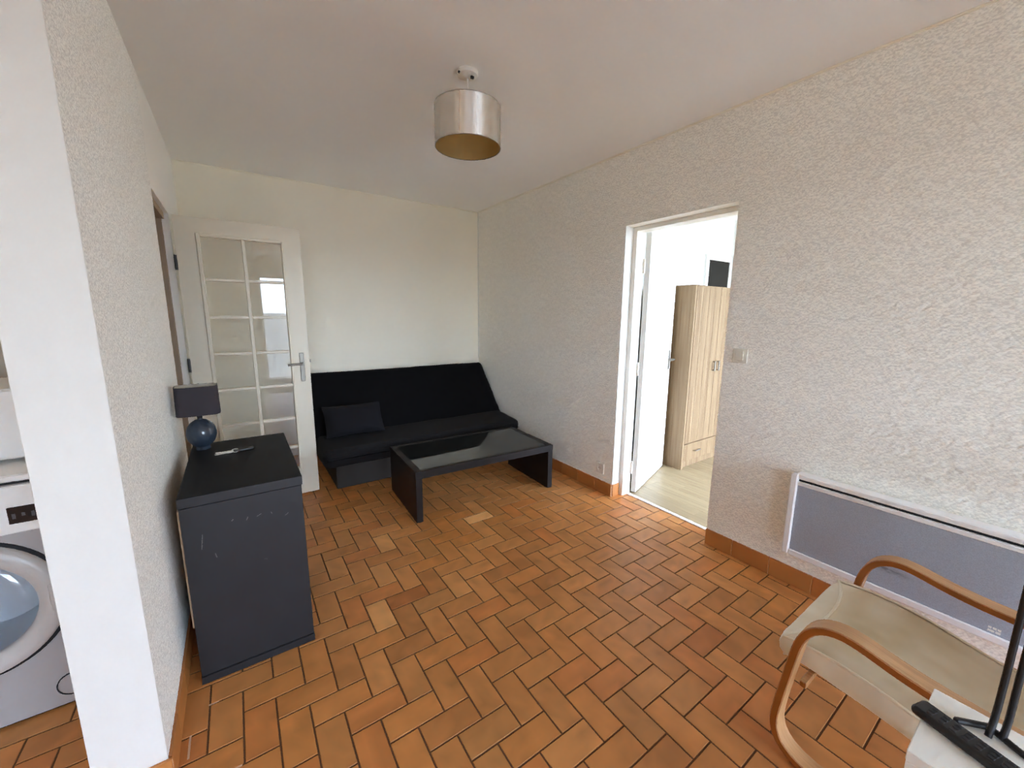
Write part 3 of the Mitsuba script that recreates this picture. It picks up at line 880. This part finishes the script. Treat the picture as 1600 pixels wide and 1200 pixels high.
# ------------------------------------------------------------------ armchair
ar = thing('armchair', 'cream leather armchair with bent wood arms in front of the radiator', 'armchair')
outer = [(-.40, .0125), (-.1, .0125), (.2, .0125), (.30, .0135), (.345, .022), (.385, .048), (.406, .092), (.407, .15), (.396, .25), (.381, .37), (.366, .442), (.338, .487), (.30, .508), (.255, .511), (.195, .499), (.13, .486), (.0, .474), (-.2, .470), (-.42, .468)]
P = smooth_path(outer, 110)
for x0 in (1.318, 1.898):
    part(ar, 'arm_frame', band(P, x0, x0 + .06, .023), 'm_bentwood', 35)
# seat side rails and back posts, cross bars
RP = smooth_path([(.41, .285), (.25, .262), (.05, .235), (-.08, .23), (-.17, .30), (-.24, .45), (-.33, .75), (-.40, .98)], 70)
for x0 in (1.46, 1.79):
    part(ar, 'side_rail', band(RP, x0, x0 + .028, .02), 'm_bentwood', 35)
part(ar, 'cross_bar', bx(1.345, 1.925, .345, .363, .266, .286, .002), 'm_bentwood')
part(ar, 'cross_bar', bx(1.345, 1.925, -.30, -.28, .022, .05, .002), 'm_bentwood')
part(ar, 'cross_bar', bx(1.345, 1.925, -.318, -.296, .455, .468, .002), 'm_bentwood')
# leather cushion: a lofted pad, seat and back in one
NU, NS = 25, 0
top_base = smooth_path([(.436, .372), (.30, .385), (.12, .360), (-.03, .335), (-.11, .36), (-.17, .46), (-.25, .72), (-.31, .98)], 46)
bot_base = smooth_path([(-.38, .985), (-.31, .70), (-.235, .44), (-.16, .29), (-.07, .255), (.1, .262), (.28, .285), (.40, .296)], 46)
nose = [(.432, .303), (.448, .318), (.452, .338), (.447, .355)]
V, ring_n = [], None
cx0, cx1 = 1.394, 1.888
for iu in range(NU):
    u = iu / (NU - 1)
    w = 2 * u - 1
    c = 1 - w * w
    loop = []
    for s, (y, z) in enumerate(top_base):
        q = s / (len(top_base) - 1)
        fr = max(0, 1 - q * 9)
        loop.append((y - .052 * c * fr, z - .022 * c * min(1, .4 + q * 6) * (1 if q < .55 else .4) - (.012 * abs(w) ** 8)))
    loop += [(y, z + .0) for y, z in [(-.33, 1.0), (-.365, 1.0)]]
    loop += [(y, z + .012 * abs(w) ** 8) for y, z in bot_base]
    loop += [(y - .008 * abs(w) ** 8, z) for y, z in nose]
    ring_n = len(loop)
    x = cx0 + (cx1 - cx0) * (.5 + .5 * np.sign(w) * abs(w) ** .8)
    V += [(x, y, z) for y, z in loop]
V = np.array(V)
F = []
for i in range(NU - 1):
    for j in range(ring_n):
        k = (j + 1) % ring_n
        F += [[i * ring_n + j, i * ring_n + k, (i + 1) * ring_n + k], [i * ring_n + j, (i + 1) * ring_n + k, (i + 1) * ring_n + j]]
# rounded side walls
for side, i0 in ((-1, 0), (1, NU - 1)):
    loop = V[i0 * ring_n:(i0 + 1) * ring_n]
    nt = len(top_base)
    mids = []
    base = len(V)
    topv = [i0 * ring_n + s for s in range(nt)]
    botv = [i0 * ring_n + nt + 2 + (len(bot_base) - 1 - s) for s in range(len(bot_base))]
    mid = (V[topv] + V[botv]) / 2 + np.array([side * .014, 0, 0])
    V = np.vstack([V, mid])
    for s in range(nt - 1):
        for A, B in ((topv, list(range(base, base + nt))), (list(range(base, base + nt)), botv)):
            F += [[A[s], A[s + 1], B[s + 1]], [A[s], B[s + 1], B[s]]]
    n0 = i0 * ring_n + nt + 2 + len(bot_base)
    fan = [botv[0]] + [n0 + q for q in range(len(nose))] + [topv[0]]
    for q in range(len(fan) - 1):
        F.append([base, fan[q], fan[q + 1]])
    tip = [topv[-1], i0 * ring_n + nt, i0 * ring_n + nt + 1, botv[-1]]
    for q in range(3):
        F.append([base + nt - 1, tip[q], tip[q + 1]])
cu = trimesh.Trimesh(V, F, process=True)
cu.fix_normals()
cu = sag(cu, .004, 12, 8)
cs = part(ar, 'cushion', cu, 'm_leather', 42, label='cream leather seat and back pad')
pip = []
for iu in (0, NU - 1):
    pip.append(tube(V[iu * ring_n:iu * ring_n + len(top_base)] + np.array([0, 0, .003]), .0045, 8))
pip.append(tube([V[i * ring_n] + np.array([0, .001, .003]) for i in range(NU)], .0048, 8))
nn = len(top_base) + 2 + len(bot_base)
pip.append(tube([V[i * ring_n + nn] + np.array([0, .002, -.001]) for i in range(NU)], .004, 8))
part(cs, 'piping', cat(pip), 'm_piping', True, label='pale piping along the cushion edges')

# ------------------------------------------------------------------ white unit at the lower right with remotes and stand
UZ = .60
un = thing('side_unit', 'narrow white unit beside the armchair at the lower right corner', 'cabinet')
ux0, ux1, uy0, uy1 = .962, 1.186, -.55, .086
part(un, 'top', bx(ux0, ux1, uy0, uy1, UZ - .022, UZ, .0015), 'm_unit_white')
part(un, 'side_panel', bx(ux0 + .001, ux1 - .001, uy1 - .02, uy1 - .001, 0.001, UZ - .0225, .001), 'm_unit_white')
part(un, 'side_panel', bx(ux0 + .001, ux1 - .001, uy0 + .001, uy0 + .02, 0.001, UZ - .0225, .001), 'm_unit_white')
part(un, 'front_panel', bx(ux0 + .001, ux0 + .018, uy0 + .0205, uy1 - .0205, .02, UZ - .0235, .001), 'm_unit_white')
part(un, 'back_panel', bx(ux1 - .008, ux1 - .002, uy0 + .0205, uy1 - .0205, .02, UZ - .0235), 'm_unit_white')
rm = thing('remote_control', 'long black remote control lying on the white unit', 'remote control')
ra = math.atan2(-.115, -.035)


def on_rm(m):
    return move(m, ra, (1.063, .016, UZ + .0006))


part(rm, 'body', on_rm(soft_box(-.085, .085, -.0225, .0225, 0, .019, .008, 16)), 'm_black_plastic', 40)
for r in range(7):
    for q in range(3):
        part(rm, 'button', on_rm(bx(-.065 + r * .017, -.055 + r * .017, -.013 + q * .0105, -.006 + q * .0105, .0185, .0202, .0008)), 'm_button')
st = thing('wire_stand', 'black stand with two thin uprights and splayed feet on the white unit', 'stand')
c0 = np.array((1.14, .0, UZ))
part(st, 'foot', cat(soft_hull([(1.114, .043, UZ + .0065), (1.145, .006, UZ + .0075)], .006, 14)), 'm_black_plastic', 40)
part(st, 'foot', cat(soft_hull([(1.145, .006, UZ + .0075), (1.118, -.045, UZ + .0065)], .006, 14)), 'm_black_plastic', 40)
part(st, 'upright', tube(smooth_path([(1.118, .004, UZ + .005), (1.13, .002, UZ + .03), (1.136, .001, UZ + .08), (1.137, .001, UZ + .2), (1.137, .001, UZ + .55)], 30), .0052, 12), 'm_black_plastic', True)
part(st, 'upright', tube(smooth_path([(1.132, -.012, UZ + .005), (1.142, -.014, UZ + .03), (1.146, -.0145, UZ + .08), (1.147, -.0145, UZ + .2), (1.147, -.0145, UZ + .55)], 30), .0052, 12), 'm_black_plastic', True)
part(st, 'cross_piece', tube([(1.137, .001, UZ + .548), (1.147, -.0145, UZ + .548)], .0052), 'm_black_plastic', 40)

# ------------------------------------------------------------------ washing machine and the box on it
wm = thing('washing_machine', 'silver grey washing machine behind the white wall end at the left edge', 'washing machine')
mx0, mx1, my0, my1 = -1.09, -.49, 1.89, 2.47
cxm, czm = -.791, .444


def facing(m, y):
    """Turns a lathe about z to face -y, at the door's centre."""
    m = m.copy()
    m.apply_transform(trimesh.transformations.rotation_matrix(math.pi / 2, (1, 0, 0)))
    m.apply_translation((cxm, y, czm))
    return m


body = mbox(mx0, mx1, my0, my1, .012, .845) - m3.Manifold.cylinder(.3, .2, .2, 64).rotate([90, 0, 0]).translate([cxm, my0 + .22, czm])
part(wm, 'body', to_tri(body), 'm_machine', 30)
part(wm, 'lid', bx(mx0 - .002, mx1 + .002, my0 + .004, my1, .853, .876, .005), 'm_machine_light', label='white top')
part(wm, 'gap_strip', bx(mx0 + .004, mx1 - .004, my0 + .01, my1 - .01, .845, .853), 'm_slot_dark')
cp = part(wm, 'control_panel', bx(mx0 + .002, mx1 - .002, my0 - .008, my0 + .001, .684, .843, .004), 'm_machine_light', label='white control panel')
part(cp, 'display', bx(-.652, -.545, my0 - .011, my0 - .008, .718, .774, .001), 'm_display', label='black display')
for q in range(4):
    part(cp, 'display_segment', bx(-.643 + q * .021, -.635 + q * .021, my0 - .0118, my0 - .011, .735 + .006 * (q % 2), .752), 'm_rubber_grey')
part(cp, 'dial', lathe([(0, .022), (.024, .021), (.027, .004), (.027, 0)], 36).apply_transform(trimesh.transformations.rotation_matrix(math.pi / 2, (1, 0, 0))).apply_translation((-.80, my0 - .008, .762)), 'm_machine', 40)
part(cp, 'drawer_front', bx(mx0 + .02, -.90, my0 - .012, my0 - .008, .70, .83, .002), 'm_machine_light')
dr_ = part(wm, 'door', facing(lathe([(.226, 0), (.232, .004), (.231, .016), (.222, .028), (.20, .034), (.178, .026), (.166, .010), (.163, 0)], 72), my0), 'm_machine_ring', 40, label='silver door ring')
part(dr_, 'gasket', facing(lathe([(.243, 0), (.243, .004), (.228, .005), (.228, 0)], 72), my0), 'm_slot_dark', 40)
part(dr_, 'glass', facing(lathe([(.165, .012), (.15, .022), (.12, .028), (.06, .034), (0, .036), (0, .030), (.06, .028), (.118, .022), (.147, .016), (.162, .006)], 64), my0), 'm_bowl_glass', True, label='round door glass')
part(dr_, 'grip', bx(cxm + .196, cxm + .212, my0 - .036, my0 - .026, czm - .05, czm + .05, .004), 'm_machine_ring')
part(wm, 'drum', facing(lathe([(.195, -.005), (.19, -.03), (.17, -.10), (.16, -.2), (.12, -.205), (0, -.207)], 64), my0), 'm_drum_lightened', 40)
cap = facing(lathe([(0, .006), (.036, .005), (.040, .001), (.040, 0)], 40), my0)
cap.apply_translation((-.588 - cxm, 0, .085 - czm))
fc = part(wm, 'filter_cap', cap, 'm_machine', 40)
rg = facing(lathe([(.0435, 0), (.0435, .0025), (.040, .0025), (.040, 0)], 40), my0)
rg.apply_translation((-.588 - cxm, 0, .085 - czm))
part(fc, 'rim', rg, 'm_slot_dark')
for x in (mx0 + .05, mx1 - .05):
    for y in (my0 + .05, my1 - .05):
        part(wm, 'foot', lathe([(0, .012), (.02, .012), (.022, 0.001), (0, .001)], 16).apply_translation((x, y, 0)), 'm_slot_dark')

mw = thing('microwave_oven', 'plain white box-shaped appliance standing on the washing machine', 'microwave')
part(mw, 'casing', bx(-1.02, -.52, 2.04, 2.40, .892, 1.135, .006), 'm_machine_light')
part(mw, 'door', bx(-1.016, -.60, 2.032, 2.0395, .90, 1.128, .002), 'm_machine_light')
part(mw, 'control_panel', bx(-.597, -.524, 2.032, 2.0395, .90, 1.128, .002), 'm_machine_light')
for x in (-.98, -.62):
    for y in (2.07, 2.37):
        part(mw, 'foot', lathe([(0, .0155), (.012, .0155), (.012, 0), (0, 0)], 14).apply_translation((x, y, .8762)), 'm_slot_dark')
